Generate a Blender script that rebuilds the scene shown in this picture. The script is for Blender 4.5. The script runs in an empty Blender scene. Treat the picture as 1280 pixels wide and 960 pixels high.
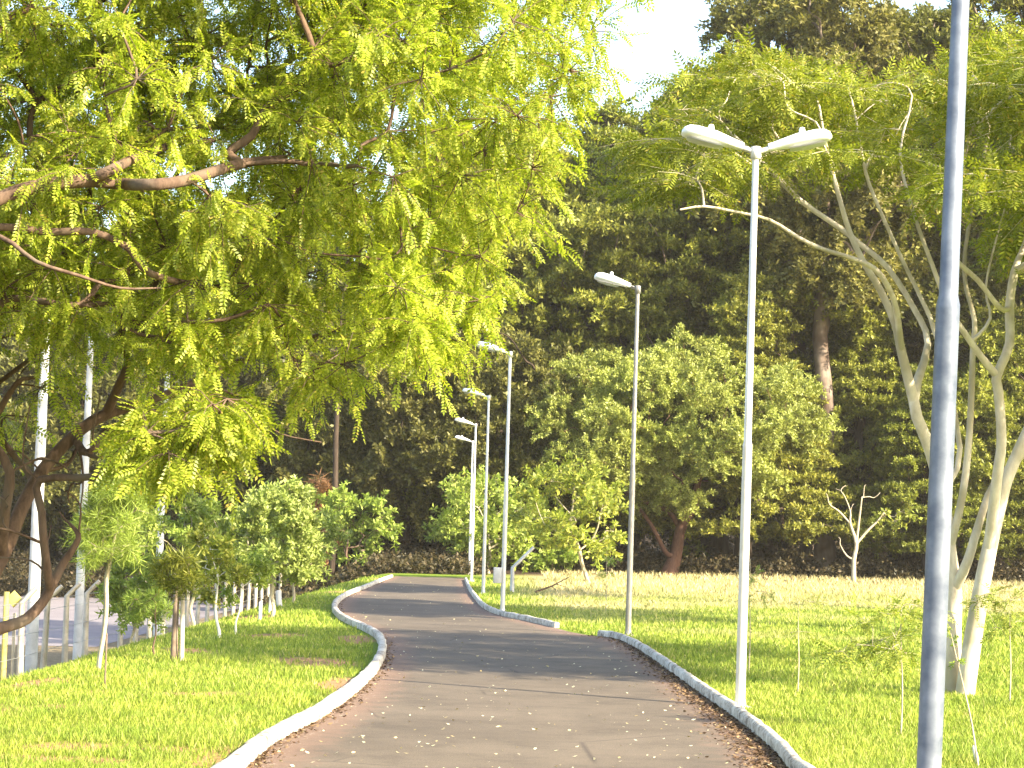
import bpy, math, random
import numpy as np
from mathutils import Matrix, Vector
R = math.radians
rng = np.random.default_rng(7)
random.seed(7)
scene = bpy.context.scene
col = scene.collection

# ------------------------------------------------------------------ camera
F = 2500.0                       # focal length in photo pixels (1280 wide)
PITCH, ROLL, EYE = R(4.35), R(1.4), 1.65
cam_d = bpy.data.cameras.new('camera'); cam = bpy.data.objects.new('camera', cam_d)
col.objects.link(cam); scene.camera = cam
cam_d.sensor_width = 36; cam_d.lens = 36*F/1280; cam_d.clip_end = 3000; cam_d.clip_start = .1
Fw = np.array([0, math.cos(PITCH), math.sin(PITCH)])
R0 = np.array([1., 0, 0]); U0 = np.cross(R0, Fw)
Rc = math.cos(ROLL)*R0 + math.sin(ROLL)*U0
Uc = -math.sin(ROLL)*R0 + math.cos(ROLL)*U0
EYEP = np.array([0, 0, EYE])
m = Matrix(((Rc[0], Uc[0], -Fw[0], 0), (Rc[1], Uc[1], -Fw[1], 0), (Rc[2], Uc[2], -Fw[2], EYE), (0, 0, 0, 1)))
cam.matrix_world = m

def terrain(x, y):
    x = np.asarray(x, float); y = np.asarray(y, float)
    t = np.clip((-x-4.7)/5.4, 0, 1)
    t = t*t*(3-2*t)
    return -1.95*t*np.clip((200-y)/60, 0, 1)+np.clip((y-140)/80, 0, 1)*10

def bare(x, y):                  # worn bare patches of the left verge
    x = np.asarray(x, float); y = np.asarray(y, float); o = np.zeros(np.broadcast(x, y).shape)
    w = .3*np.sin(x*3.1+y*1.7)+.25*np.sin(x*5.3-y*2.9)+.2*np.sin(x*9+y*4.1)
    for cx, cy, a, b in BARE: o = np.maximum(o, 1-((x-cx)/a)**2-((y-cy)/b)**2+w)
    ph = np.sin(x*1.3+np.sin(y*.7)*2)+np.sin(y*1.1+x*.6)+np.sin(x*2.9-y*.4)*.6
    o = np.maximum(o, np.where(x < 0, (ph-1.5)*1.2, 0))
    return np.clip(o*1.4, 0, 1)
def ray(u, v):
    d = Rc*((u-640)/F) + Uc*((480-v)/F) + Fw
    return d/d[1]
def P(u, v, d):                  # survey point seen at (u, v), d metres ahead
    return EYEP + ray(u, v)*d
def G(u, v):                     # the spot on the ground surveyed at (u, v)
    r = ray(u, v); d = 4.
    while d < 300:
        p = EYEP + r*d
        if p[2] <= float(terrain(p[0], p[1])): return p
        d += .05
    return EYEP + r*300

BARE = [(*G(432, 858)[:2], .45, 1.6), (*G(150, 935)[:2], .9, .5), (*G(370, 948)[:2], .5, .9), (*G(20, 885)[:2], .6, .6), (*G(240, 868)[:2], 1.0, .4), (*G(480, 800)[:2]-np.array([.45, 0]), .35, 1.6), (*G(60, 950)[:2], .8, .3)]
# ------------------------------------------------------------------ materials
def mat(name):
    m = bpy.data.materials.new(name); m.use_nodes = True
    nt = m.node_tree; nt.nodes.clear()
    out = nt.nodes.new('ShaderNodeOutputMaterial')
    return m, nt, out
def N(nt, t, **kw):
    n = nt.nodes.new(t)
    for k, v in kw.items():
        if k in ('noise_dimensions', 'data_type', 'blend_type', 'operation', 'clamp_result', 'feature', 'interpolation_type'): setattr(n, k, v)
        else: n.inputs[k].default_value = v
    return n
def c4(c): return (c[0], c[1], c[2], 1)
def pos(nt):
    g = nt.nodes.new('ShaderNodeNewGeometry'); return g
def noise(nt, vec, scale, detail=3, rough=.6):
    n = N(nt, 'ShaderNodeTexNoise', Scale=scale, Detail=detail, Roughness=rough)
    nt.links.new(vec, n.inputs['Vector']); return n.outputs['Fac']
def ramp(nt, fac, stops):
    r = nt.nodes.new('ShaderNodeValToRGB'); e = r.color_ramp.elements
    e[0].position, e[0].color = stops[0][0], c4(stops[0][1])
    e[1].position, e[1].color = stops[-1][0], c4(stops[-1][1])
    for p, c in stops[1:-1]:
        k = e.new(p); k.color = c4(c)
    nt.links.new(fac, r.inputs[0]); return r.outputs[0]
def gray(v): return (v, v, v)
def mix(nt, fac, a, b, mode='MIX'):
    n = nt.nodes.new('ShaderNodeMix'); n.data_type = 'RGBA'; n.blend_type = mode
    for s, v in ((0, fac), (6, a), (7, b)):
        if isinstance(v, bpy.types.NodeSocket): nt.links.new(v, n.inputs[s])
        elif s == 0: n.inputs[0].default_value = v
        else: n.inputs[s].default_value = c4(v)
    return n.outputs[2]
def math_(nt, op, a, b):
    n = nt.nodes.new('ShaderNodeMath'); n.operation = op
    for s, v in ((0, a), (1, b)):
        if isinstance(v, bpy.types.NodeSocket): nt.links.new(v, n.inputs[s])
        else: n.inputs[s].default_value = v
    return n.outputs[0]
def princ(nt, out, colr, rough=.8, metal=0, spec=.3, bump=None, bdist=.01, bstr=.6):
    p = nt.nodes.new('ShaderNodeBsdfPrincipled')
    if isinstance(colr, bpy.types.NodeSocket): nt.links.new(colr, p.inputs['Base Color'])
    else: p.inputs['Base Color'].default_value = c4(colr)
    p.inputs['Roughness'].default_value = rough; p.inputs['Metallic'].default_value = metal
    p.inputs['Specular IOR Level'].default_value = spec
    if bump is not None:
        b = N(nt, 'ShaderNodeBump', Strength=bstr, Distance=bdist)
        nt.links.new(bump, b.inputs['Height']); nt.links.new(b.outputs[0], p.inputs['Normal'])
    if out: nt.links.new(p.outputs[0], out.inputs[0])
    return p
def simple(name, a, b=None, scale=5, rough=.8, metal=0, spec=.3, bd=.004):
    m, nt, out = mat(name)
    g = pos(nt); n = noise(nt, g.outputs['Position'], scale, 5)
    c = ramp(nt, n, [(.3, a), (.7, b or a)])
    princ(nt, out, c, rough, metal, spec, n, bd)
    return m
def leafmat(name, stops, trans=.4, clump=1.2, rough=.5, spec=.25, dark=.75):
    m, nt, out = mat(name)
    g = pos(nt)
    c = ramp(nt, g.outputs['Random Per Island'], stops)
    n = noise(nt, g.outputs['Position'], clump, 3)
    n = ramp(nt, n, [(.35, gray(dark)), (.65, gray(1.2))])
    c = mix(nt, 1., c, n, 'MULTIPLY')
    oi = nt.nodes.new('ShaderNodeObjectInfo')
    o = ramp(nt, oi.outputs['Random'], [(0, (.85, .9, .8)), (1, (1.15, 1.1, 1.2))])
    c = mix(nt, 1., c, o, 'MULTIPLY')
    p = princ(nt, None, c, rough, 0, spec)
    t = nt.nodes.new('ShaderNodeBsdfTranslucent')
    tc = mix(nt, 1., c, (1.08, 1.15, .55), 'MULTIPLY')
    nt.links.new(tc, t.inputs[0])
    s = nt.nodes.new('ShaderNodeMixShader'); s.inputs[0].default_value = trans
    nt.links.new(p.outputs[0], s.inputs[1]); nt.links.new(t.outputs[0], s.inputs[2])
    nt.links.new(s.outputs[0], out.inputs[0])
    return m
def barkmat(name, a, b, c=None, scale=6, stretch=.25, bd=.012):
    m, nt, out = mat(name)
    g = pos(nt)
    mp = nt.nodes.new('ShaderNodeMapping'); mp.inputs['Scale'].default_value = (1, 1, stretch)
    nt.links.new(g.outputs['Position'], mp.inputs[0])
    n = noise(nt, mp.outputs[0], scale*3, 6, .65)
    n2 = noise(nt, g.outputs['Position'], scale*.4, 3)
    k = ramp(nt, n, [(.3, a), (.7, b)])
    if c: k = mix(nt, ramp(nt, n2, [(.5, gray(0)), (.62, gray(1))]), k, c)
    princ(nt, out, k, .9, 0, .15, n, bd)
    return m

M = {}
M['leaf_near'] = leafmat('leaf_near', [(0, (.17, .23, .018)), (.5, (.30, .36, .03)), (.94, (.48, .51, .07)), (1, (.52, .40, .08))], .55, 1.1, .42, .35)
M['leaf_pale'] = leafmat('leaf_pale', [(0, (.15, .17, .016)), (.5, (.24, .26, .025)), (.9, (.34, .34, .045)), (1, (.40, .29, .05))], .4, .6)
M['leaf_round'] = leafmat('leaf_round', [(0, (.18, .21, .04)), (.5, (.29, .32, .065)), (1, (.43, .45, .13))], .3, .35, .5, .3)
M['leaf_young'] = leafmat('leaf_young', [(0, (.13, .19, .03)), (.5, (.24, .31, .05)), (1, (.37, .43, .10))], .4, 1.5)
M['leaf_grey'] = leafmat('leaf_grey', [(0, (.17, .22, .05)), (.5, (.28, .33, .08)), (1, (.42, .46, .15))], .3, 1.5)
M['leaf_yellow'] = leafmat('leaf_yellow', [(0, (.15, .19, .03)), (.6, (.28, .32, .05)), (1, (.46, .44, .09))], .4, 1.5)
M['leaf_dark'] = leafmat('leaf_dark', [(0, (.06, .06, .014)), (.6, (.12, .12, .024)), (1, (.20, .18, .045))], .25, .2)
M['leaf_gum'] = leafmat('leaf_gum', [(0, (.08, .082, .018)), (.6, (.15, .148, .032)), (1, (.26, .235, .06))], .3, .16)
M['leaf_cedar'] = leafmat('leaf_cedar', [(0, (.11, .125, .018)), (.6, (.21, .225, .032)), (1, (.34, .33, .055))], .3, .22)
M['leaf_rust'] = leafmat('leaf_rust', [(0, (.10, .05, .025)), (.6, (.18, .09, .04)), (1, (.30, .17, .07))], .3, 1.)
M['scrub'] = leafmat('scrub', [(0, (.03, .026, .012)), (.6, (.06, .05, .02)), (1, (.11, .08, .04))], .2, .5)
M['bark_brown'] = barkmat('bark_brown', (.055, .034, .024), (.17, .11, .075), (.12, .09, .065))
M['bark_pale'] = barkmat('bark_pale', (.42, .35, .26), (.66, .58, .44), (.36, .31, .21), 3, .4, .006)
M['bark_red'] = barkmat('bark_red', (.075, .038, .026), (.17, .09, .06))
M['bark_gum'] = barkmat('bark_gum', (.10, .075, .06), (.27, .21, .165), (.08, .055, .04), 1.2, .15, .03)
M['bark_dark'] = barkmat('bark_dark', (.025, .018, .014), (.07, .05, .035), None, 2, .2, .03)
M['bark_white'] = barkmat('bark_white', (.6, .56, .48), (.8, .77, .7), None, 5)
M['bark_sap'] = barkmat('bark_sap', (.28, .23, .15), (.5, .44, .32), None, 8)
M['concrete'] = simple('concrete', (.34, .29, .22), (.54, .48, .38), 4, .9)
M['white_pole'] = simple('white_pole', (.36, .35, .33), (.62, .61, .58), 2.2, .85)
M['mottled'] = simple('mottled', (.07, .085, .12), (.20, .22, .26), 7, .5, .3, .4, .001)  # near pole only: darker, bluer and blotchier than the other poles
M['lamp_paint'] = simple('lamp_paint', (.78, .78, .77), (.86, .86, .84), 4, .35, 0, .5, .0005)
M['pole_paint'] = simple('pole_paint', (.48, .46, .42), (.62, .60, .56), 5, .5, .3, .5, .0008)
M['lens'] = simple('lens', (.55, .56, .55), None, 4, .15, 0, .6, 0)
M['yellow'] = simple('yellow', (.42, .34, .07), (.55, .46, .14), 4, .7)
M['wire'] = simple('wire', (.35, .34, .32), None, 4, .5, .6)
M['wood'] = simple('wood', (.10, .07, .05), (.2, .15, .11), 8)
M['fallen'] = leafmat('fallen', [(0, (.35, .25, .10)), (.5, (.55, .48, .28)), (1, (.75, .70, .50))], .1, 2., .7)
M['litter'] = leafmat('litter', [(0, (.05, .028, .018)), (.6, (.12, .07, .04)), (1, (.28, .19, .10))], .1, 2., .8)

# colour fields of the ground, shared by soil and blades
DRYX = None
def dry_factor(nt, g):
    # 1 where the meadow turns to straw: far right of the path, in patches
    sp = nt.nodes.new('ShaderNodeSeparateXYZ'); nt.links.new(g.outputs['Position'], sp.inputs[0])
    x, y = sp.outputs[0], sp.outputs[1]
    n = noise(nt, g.outputs['Position'], .16, 4)
    n_ = math_(nt, 'MULTIPLY', math_(nt, 'SUBTRACT', n, .5), 95.)
    yy = math_(nt, 'ADD', y, n_)
    f = nt.nodes.new('ShaderNodeMapRange'); f.inputs['From Min'].default_value = 40; f.inputs['From Max'].default_value = 66
    nt.links.new(yy, f.inputs[0])
    fx = nt.nodes.new('ShaderNodeMapRange'); fx.inputs['From Min'].default_value = -.5; fx.inputs['From Max'].default_value = 1.5
    nt.links.new(x, fx.inputs[0])
    return math_(nt, 'MULTIPLY', f.outputs[0], fx.outputs[0]), x, y
def ground_mat():
    m, nt, out = mat('lawn_soil')
    g = pos(nt); P_ = g.outputs['Position']
    dry, x, y = dry_factor(nt, g)
    n1 = noise(nt, P_, 1.1, 5); n2 = noise(nt, P_, 9, 6, .7); n3 = noise(nt, P_, 60, 4, .7)
    green = ramp(nt, n3, [(.25, (.05, .085, .012)), (.5, (.13, .18, .018)), (.8, (.24, .28, .04))])
    soil = ramp(nt, n2, [(.3, (.22, .11, .05)), (.7, (.40, .24, .13))])
    straw = ramp(nt, n2, [(.3, (.22, .19, .08)), (.7, (.46, .38, .18))])
    ba = nt.nodes.new('ShaderNodeAttribute'); ba.attribute_name = 'bare'
    c = mix(nt, ba.outputs['Fac'], green, soil)
    c = mix(nt, dry, c, straw)
    # beyond the fence bare brownish earth
    fx = nt.nodes.new('ShaderNodeMapRange'); fx.inputs['From Min'].default_value = -9.2; fx.inputs['From Max'].default_value = -10.4
    nt.links.new(x, fx.inputs[0])
    earth = ramp(nt, n2, [(.3, (.10, .085, .045)), (.5, (.17, .13, .08)), (.7, (.26, .21, .13))])
    c = mix(nt, fx.outputs[0], c, earth)
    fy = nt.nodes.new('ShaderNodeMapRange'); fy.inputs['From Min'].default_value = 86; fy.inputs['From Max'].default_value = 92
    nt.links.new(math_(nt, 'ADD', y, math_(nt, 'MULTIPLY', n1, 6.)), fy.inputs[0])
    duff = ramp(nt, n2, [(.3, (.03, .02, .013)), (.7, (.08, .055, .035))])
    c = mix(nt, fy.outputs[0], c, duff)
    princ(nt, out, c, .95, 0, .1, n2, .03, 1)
    return m
def blade_mat():
    m, nt, out = mat('grass_blade')
    g = pos(nt)
    dry, x, y = dry_factor(nt, g)
    gr = ramp(nt, g.outputs['Random Per Island'], [(0, (.14, .20, .024)), (.5, (.24, .31, .038)), (.86, (.34, .40, .06)), (1, (.48, .42, .16))])
    n = noise(nt, g.outputs['Position'], .9, 4)
    gr = mix(nt, 1., gr, ramp(nt, n, [(.35, (.80, .86, .8)), (.65, (1.15, 1.06, 1.1))]), 'MULTIPLY')
    st = ramp(nt, g.outputs['Random Per Island'], [(0, (.22, .22, .07)), (.5, (.44, .37, .17)), (1, (.62, .52, .28))])
    c = mix(nt, dry, gr, st)
    p = princ(nt, None, c, .6, 0, .2)
    t = nt.nodes.new('ShaderNodeBsdfTranslucent'); nt.links.new(c, t.inputs[0])
    s = nt.nodes.new('ShaderNodeMixShader'); s.inputs[0].default_value = .35
    nt.links.new(p.outputs[0], s.inputs[1]); nt.links.new(t.outputs[0], s.inputs[2]); nt.links.new(s.outputs[0], out.inputs[0])
    return m
def asphalt():
    m, nt, out = mat('asphalt')
    g = pos(nt); P_ = g.outputs['Position']
    n1 = noise(nt, P_, .5, 4); n2 = noise(nt, P_, 110, 3, .8); n3 = noise(nt, P_, 4, 5, .7)
    c = ramp(nt, n1, [(.3, (.082, .064, .047)), (.7, (.122, .096, .071))])
    c = mix(nt, 1., c, ramp(nt, n2, [(.3, gray(.55)), (.5, gray(1.)), (.72, gray(1.7))]), 'MULTIPLY')
    at = nt.nodes.new('ShaderNodeAttribute'); at.attribute_name = 'edge'
    e = math_(nt, 'ADD', at.outputs['Fac'], math_(nt, 'MULTIPLY', math_(nt, 'SUBTRACT', n3, .5), .9))
    vo = nt.nodes.new('ShaderNodeTexVoronoi'); vo.feature = 'DISTANCE_TO_EDGE'; vo.inputs['Scale'].default_value = .55
    wv = mix(nt, .12, P_, nt.nodes.new('ShaderNodeTexNoise').outputs[1]); nt.links.new(wv, vo.inputs['Vector'])
    crack = math_(nt, 'MULTIPLY', ramp(nt, vo.outputs[0], [(.0, gray(1)), (.012, gray(0))]), ramp(nt, n1, [(.5, gray(0)), (.6, gray(.7))]))
    c = mix(nt, crack, c, (.04, .03, .025))
    n4 = noise(nt, P_, 1.7, 6, .75)
    c = mix(nt, 1., c, ramp(nt, n4, [(.35, gray(.78)), (.5, gray(1.)), (.7, gray(1.12))]), 'MULTIPLY')
    red = ramp(nt, n2, [(.3, (.12, .07, .05)), (.7, (.22, .14, .10))])
    c = mix(nt, ramp(nt, e, [(.45, gray(0)), (.8, gray(.75))]), c, red)
    # worn paint flecks that ran off the kerbs
    sp = noise(nt, P_, 26, 4, .75)
    f = math_(nt, 'MULTIPLY', ramp(nt, sp, [(.6, gray(0)), (.66, gray(1))]), ramp(nt, e, [(.72, gray(0)), (.95, gray(1))]))
    c = mix(nt, f, c, (.5, .45, .38))
    princ(nt, out, c, .85, 0, .25, n2, .004, .8)
    return m
def kerb_mat():
    m, nt, out = mat('kerb_whitewash')
    g = pos(nt); P_ = g.outputs['Position']
    n = noise(nt, P_, 5, 6, .7); n2 = noise(nt, P_, 30, 4, .7)
    a = math_(nt, 'ADD', math_(nt, 'MULTIPLY', n, .6), math_(nt, 'MULTIPLY', n2, .4))
    c = ramp(nt, a, [(.40, (.13, .10, .08)), (.48, (.40, .36, .30)), (.6, (.62, .58, .50))])
    sp = nt.nodes.new('ShaderNodeSeparateXYZ'); nt.links.new(P_, sp.inputs[0])
    jn = math_(nt, 'FRACT', math_(nt, 'MULTIPLY', sp.outputs[1], 1.1), 0.)
    c = mix(nt, ramp(nt, jn, [(.0, gray(.8)), (.022, gray(0))]), c, (.10, .08, .06))
    big = noise(nt, P_, 1.6, 5, .7)
    c = mix(nt, ramp(nt, big, [(.55, gray(0)), (.7, gray(.65))]), c, (.26, .22, .17))
    princ(nt, out, c, .9, 0, .2, a, .012, .8)
    return m
def lot_mat():
    m, nt, out = mat('car_park_asphalt')
    g = pos(nt); n = noise(nt, g.outputs['Position'], .4, 6, .7)
    c = ramp(nt, n, [(.3, (.15, .13, .14)), (.6, (.21, .185, .19)), (.8, (.26, .22, .2))])
    princ(nt, out, c, .9, 0, .2, n, .01)
    return m
M['ground'] = ground_mat(); M['blade'] = blade_mat(); M['asphalt'] = asphalt(); M['kerb'] = kerb_mat(); M['lot'] = lot_mat()

# ------------------------------------------------------------------ mesh tools
class Geo:
    def __init__(s): s.v = []; s.f = []; s.n = 0
    def add(s, v, f):
        v = np.asarray(v, np.float32).reshape(-1, 3); f = np.asarray(f, np.int64)
        s.v.append(v); s.f.append(f+s.n); s.n += len(v)
    def mesh(s, name, smooth=False):
        me = bpy.data.meshes.new(name)
        V = np.concatenate(s.v); me.vertices.add(len(V)); me.vertices.foreach_set('co', V.ravel())
        loops, starts, tot = [], [], 0
        for f in s.f:
            k = f.shape[1]; loops.append(f.ravel()); starts.append(tot+np.arange(len(f))*k); tot += f.size
        L = np.concatenate(loops).astype(np.int32); S = np.concatenate(starts).astype(np.int32)
        me.loops.add(len(L)); me.loops.foreach_set('vertex_index', L)
        me.polygons.add(len(S)); me.polygons.foreach_set('loop_start', S)
        if smooth: me.polygons.foreach_set('use_smooth', np.ones(len(S), bool))
        me.update(calc_edges=True); me.validate()
        return me
    def obj(s, name, material, parent=None, smooth=False, loc=None):
        me = s.mesh(name, smooth); me.materials.append(material)
        o = bpy.data.objects.new(name, me); col.objects.link(o)
        if parent is not None: o.parent = parent
        if loc is not None: o.location = loc
        return o
    def tube(s, pts, rad, n=7, cap=True):
        pts = np.asarray(pts, float); rad = np.asarray(rad, float); K = len(pts)
        tg = np.gradient(pts, axis=0); tg /= np.linalg.norm(tg, axis=1)[:, None]+1e-9
        ref = np.array([1., 0, 0]) if abs(tg[0][0]) < .8 else np.array([0, 1., 0])
        A = np.zeros_like(pts); B = np.zeros_like(pts)
        a = np.cross(tg[0], ref); a /= np.linalg.norm(a)
        for i in range(K):
            a = a-tg[i]*a.dot(tg[i]); a /= np.linalg.norm(a)+1e-9
            A[i] = a; B[i] = np.cross(tg[i], a)
        th = np.arange(n)*2*math.pi/n
        V = pts[:, None]+rad[:, None, None]*(A[:, None]*np.cos(th)[None, :, None]+B[:, None]*np.sin(th)[None, :, None])
        i, j = np.meshgrid(np.arange(K-1), np.arange(n), indexing='ij'); j2 = (j+1) % n
        s.add(V, np.stack([i*n+j, i*n+j2, (i+1)*n+j2, (i+1)*n+j], -1).reshape(-1, 4))
        if cap:
            for e in (0, K-1):
                s.add(np.vstack([V[e], pts[e]]), [[k, (k+1) % n, n] for k in range(n)])
    def box(s, c, h, rot=None):
        c = np.asarray(c, float); h = np.asarray(h, float)
        q = np.array([[x, y, z] for x in (-1, 1) for y in (-1, 1) for z in (-1, 1)])*h
        if rot is not None: q = q@np.asarray(rot).T
        s.add(q+c, [[0, 1, 3, 2], [4, 6, 7, 5], [0, 4, 5, 1], [2, 3, 7, 6], [0, 2, 6, 4], [1, 5, 7, 3]])

def tag(o, label=None, cat=None, group=None, kind=None):
    if label: o['label'] = label
    if cat: o['category'] = cat
    if group: o['group'] = group
    if kind: o['kind'] = kind
    return o
def empty(name, loc, rz=0):
    o = bpy.data.objects.new(name, None); col.objects.link(o)
    o.location = loc; o.rotation_euler = (0, 0, rz); o.empty_display_size = .3
    return o
def copy_tree(o, parent=None):
    c = o.copy(); col.objects.link(c)
    if parent is not None: c.parent = parent
    for ch in [x for x in list(o.children)]: copy_tree(ch, c)
    return c
def bevel(o, w, seg=2):
    md = o.modifiers.new('bevel', 'BEVEL'); md.width = w; md.segments = seg; md.limit_method = 'ANGLE'
    return o

# ------------------------------------------------------------------ leaf templates: (verts (K,3), quads)
def diamond(base, d, side, L, W, up=(0, 0, 1), fold=.12):
    b = np.array(base, float); d = np.array(d, float); d /= np.linalg.norm(d); s_ = np.array(side, float); u = np.array(up, float)
    return [b, b+d*L*.45+s_*W/2-u*fold*W, b+d*L, b+d*L*.45-s_*W/2-u*fold*W]
def pinnate(pairs, L=.26, W=.10, droop=.25, ang=58):
    vs = []
    for i, t in enumerate(np.linspace(.14, .95, pairs)):
        z = -droop*t*t; sc = 1-.35*abs(t-.45)
        for sg in (-1, 1):
            a = R(ang)*sg
            d = (math.cos(a), math.sin(a), -.25)
            vs += diamond((t, 0, z), d, (-math.sin(a), math.cos(a), 0), L*sc, W*sc)
    vs += diamond((1, 0, -droop), (1, 0, -.3), (0, 1, 0), L, W)
    V = np.array(vs); return V, np.arange(len(V)).reshape(-1, 4)
def sprig(n, L=.5, W=.22, seed=1):
    r = np.random.default_rng(seed); vs = []
    for i in range(n):
        t = (i+.5)/n; a = i*2.4; el = r.uniform(-.5, .5)
        d = np.array([.5+r.uniform(-.2, .3), math.cos(a), math.sin(a)+el*.4]); d /= np.linalg.norm(d)
        sd = np.cross(d, [r.normal(), r.normal(), r.normal()]); sd /= np.linalg.norm(sd)
        vs += diamond((t*.7, 0, 0), d, sd, L*r.uniform(.7, 1.2), W*r.uniform(.8, 1.2), np.cross(sd, d))
    V = np.array(vs); return V, np.arange(len(V)).reshape(-1, 4)
T_PIN = pinnate(6, .27, .13, .25)
T_FINE = pinnate(6, .30, .10, .12, 62)
T_SPRIG = sprig(7)
T_TUFT = sprig(5, .8, .34, 4)
T_NEEDLE = sprig(9, 1.0, .05, 5)
T_STRAP = sprig(7, 1.2, .10, 9)

def place(geo, T, p, d, size, roll_up=None, r=None):
    """leaf sprays of template T at points p heading along d"""
    r = r or rng
    n = len(p); V, Q = T
    d = d/(np.linalg.norm(d, axis=1)[:, None]+1e-9)
    ref = r.normal(0, .45, (n, 3)) + (np.array([0, 0, 1.]) if roll_up is None else roll_up)
    s_ = np.cross(ref, d); s_ /= np.linalg.norm(s_, axis=1)[:, None]+1e-9
    u = np.cross(d, s_)
    size = np.asarray(size).reshape(-1, 1, 1)*np.ones((n, 1, 1))
    W = p[:, None]+size*(V[None, :, 0:1]*d[:, None]+V[None, :, 1:2]*s_[:, None]+V[None, :, 2:3]*u[:, None])
    F_ = Q[None]+(np.arange(n)*len(V))[:, None, None]
    geo.add(W.reshape(-1, 3), F_.reshape(-1, 4))

class Tree:
    """skeleton grown to foliage clumps (pipe model radii), foliage on twigs about every clump"""
    def __init__(s, seed=0): s.p = []; s.par = []; s.minr = []; s.plen = []; s.r = np.random.default_rng(seed); s.leaf = Geo(); s.wood = Geo(); s.clumps = []
    def node(s, p, par, r=0):
        s.p.append(np.array(p, float)); s.par.append(par); s.minr.append(r)
        s.plen.append(0 if par < 0 else s.plen[par]+float(np.linalg.norm(s.p[-1]-s.p[par])))
        return len(s.p)-1
    def limb(s, pts, rads, par=-1):
        ids = []
        for q, r in zip(pts, rads):
            par = s.node(q, par, r); ids.append(par)
        return ids
    def nearest(s, q):
        d = np.linalg.norm(np.array(s.p)-np.array(q), axis=1); return int(d.argmin())
    def attach(s, cs, pen=.35, arch=.12, jit=.08, startmin=1):
        cs = np.asarray(cs, float)
        order = np.argsort(np.linalg.norm(cs-s.p[min(startmin, len(s.p)-1)], axis=1))
        for k in order:
            c = cs[k]; A = np.array(s.p); d = np.linalg.norm(A-c, axis=1)
            cost = d+pen*np.array(s.plen)+np.maximum(0, A[:, 2]-c[2])*.8
            cost[:startmin] += 100
            i = int(cost.argmin()); a = s.p[i]; L = d[i]
            par = i; nseg = 3 if L > .6 else 2
            for j in range(1, nseg+1):
                t = j/nseg
                q = a+(c-a)*t+np.array([0, 0, arch*L*math.sin(math.pi*t)])
                if j < nseg: q = q+s.r.normal(0, jit*L, 3)
                par = s.node(q, par)
            s.clumps.append(c)
    def build_wood(s, rtip=.012, power=.45, sides=7, minshow=0):
        n = len(s.p); cnt = np.ones(n); kids = [[] for _ in range(n)]
        for i in range(n-1, 0, -1):
            if s.par[i] >= 0: cnt[s.par[i]] += cnt[i]; kids[s.par[i]].append(i)
        rad = np.maximum(rtip*cnt**power, np.array(s.minr))
        for i in range(n):
            if s.par[i] >= 0 and s.minr[i] == 0: rad[i] = min(rad[i], rad[s.par[i]]*.92)
        done = set(); stack = [i for i in range(n) if s.par[i] < 0]
        while stack:
            i = stack.pop(); chain = [i]
            start = s.par[i]
            while True:
                ks = kids[chain[-1]]
                if not ks: break
                ks = sorted(ks, key=lambda k: -(cnt[k]+1000*(s.minr[k] > 0)))
                stack += ks[1:]
                chain.append(ks[0])
            pts = [s.p[k] for k in chain]; rr = [rad[k] for k in chain]
            if start >= 0: pts = [s.p[start]]+pts; rr = [min(rad[start], rr[0]*1.15)]+rr
            if len(pts) < 2: continue
            pts, rr = smooth_poly(pts, rr, 3)
            s.wood.tube(pts, rr, sides if rr[0] > .03 else 4, cap=True)
    def foliage(s, T, size, spread, ntw, nfr, droop=.3, flat=.6, twig=True, out=.6, clumps=None, hang=0., tw_r=.003, center=None):
        r = s.r; cs = np.array(s.clumps if clumps is None else clumps)
        C = cs.mean(0) if center is None else np.array(center)
        for c in cs:
            e = r.normal(0, 1, (ntw, 3)); e /= np.linalg.norm(e, axis=1)[:, None]
            o = (c-C); o = o/(np.linalg.norm(o)+1e-6)
            e = e+out*o; e[:, 2] *= flat; e /= np.linalg.norm(e, axis=1)[:, None]
            L = spread*r.uniform(.5, 1.25, ntw)
            sag = hang*L
            tt = np.linspace(.2, 1, nfr)[None, :, None]*np.ones((ntw, 1, 1))
            tt = np.clip(tt+r.uniform(-.05, .05, tt.shape), .05, 1)
            q = c+e[:, None]*L[:, None, None]*tt
            q[..., 2] -= (sag[:, None]*tt[..., 0]**2)
            dd = e[:, None]*.9+r.normal(0, .55, (ntw, nfr, 3)); dd[..., 2] -= droop+hang*tt[..., 0]
            place(s.leaf, T, q.reshape(-1, 3), dd.reshape(-1, 3), size*r.uniform(.7, 1.25, ntw*nfr), r=r)
            if twig:
                for k in range(ntw):
                    t3 = np.array([0, .5, 1.])[:, None]
                    tp = c+e[k]*L[k]*t3; tp[:, 2] -= sag[k]*t3[:, 0]**2
                    s.wood.tube(tp, [tw_r*1.6, tw_r, tw_r*.5], 3, cap=False)
    def finish(s, name, label, cat, bark, leaf, loc=(0, 0, 0), group=None, rz=0):
        root = empty(name, loc, rz); tag(root, label, cat, group)
        s.wood.obj('trunk', M[bark], root, True)
        if s.leaf.n: s.leaf.obj('crown', M[leaf], root)
        return root
def smooth_poly(pts, rr, sub=3):
    pts = np.array(pts, float); rr = np.array(rr, float); n = len(pts)
    if n < 3: return pts, rr
    ext = np.vstack([2*pts[0]-pts[1], pts, 2*pts[-1]-pts[-2]]); o = []; ro = []
    for i in range(n-1):
        p0, p1, p2, p3 = ext[i:i+4]
        for k in range(sub):
            t = k/sub
            o.append(.5*((2*p1)+(p2-p0)*t+(2*p0-5*p1+4*p2-p3)*t*t+(3*p1-p0-3*p2+p3)*t**3)); ro.append(rr[i]*(1-t)+rr[i+1]*t)
    o.append(pts[-1]); ro.append(rr[-1])
    return np.array(o), np.array(ro)
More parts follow.
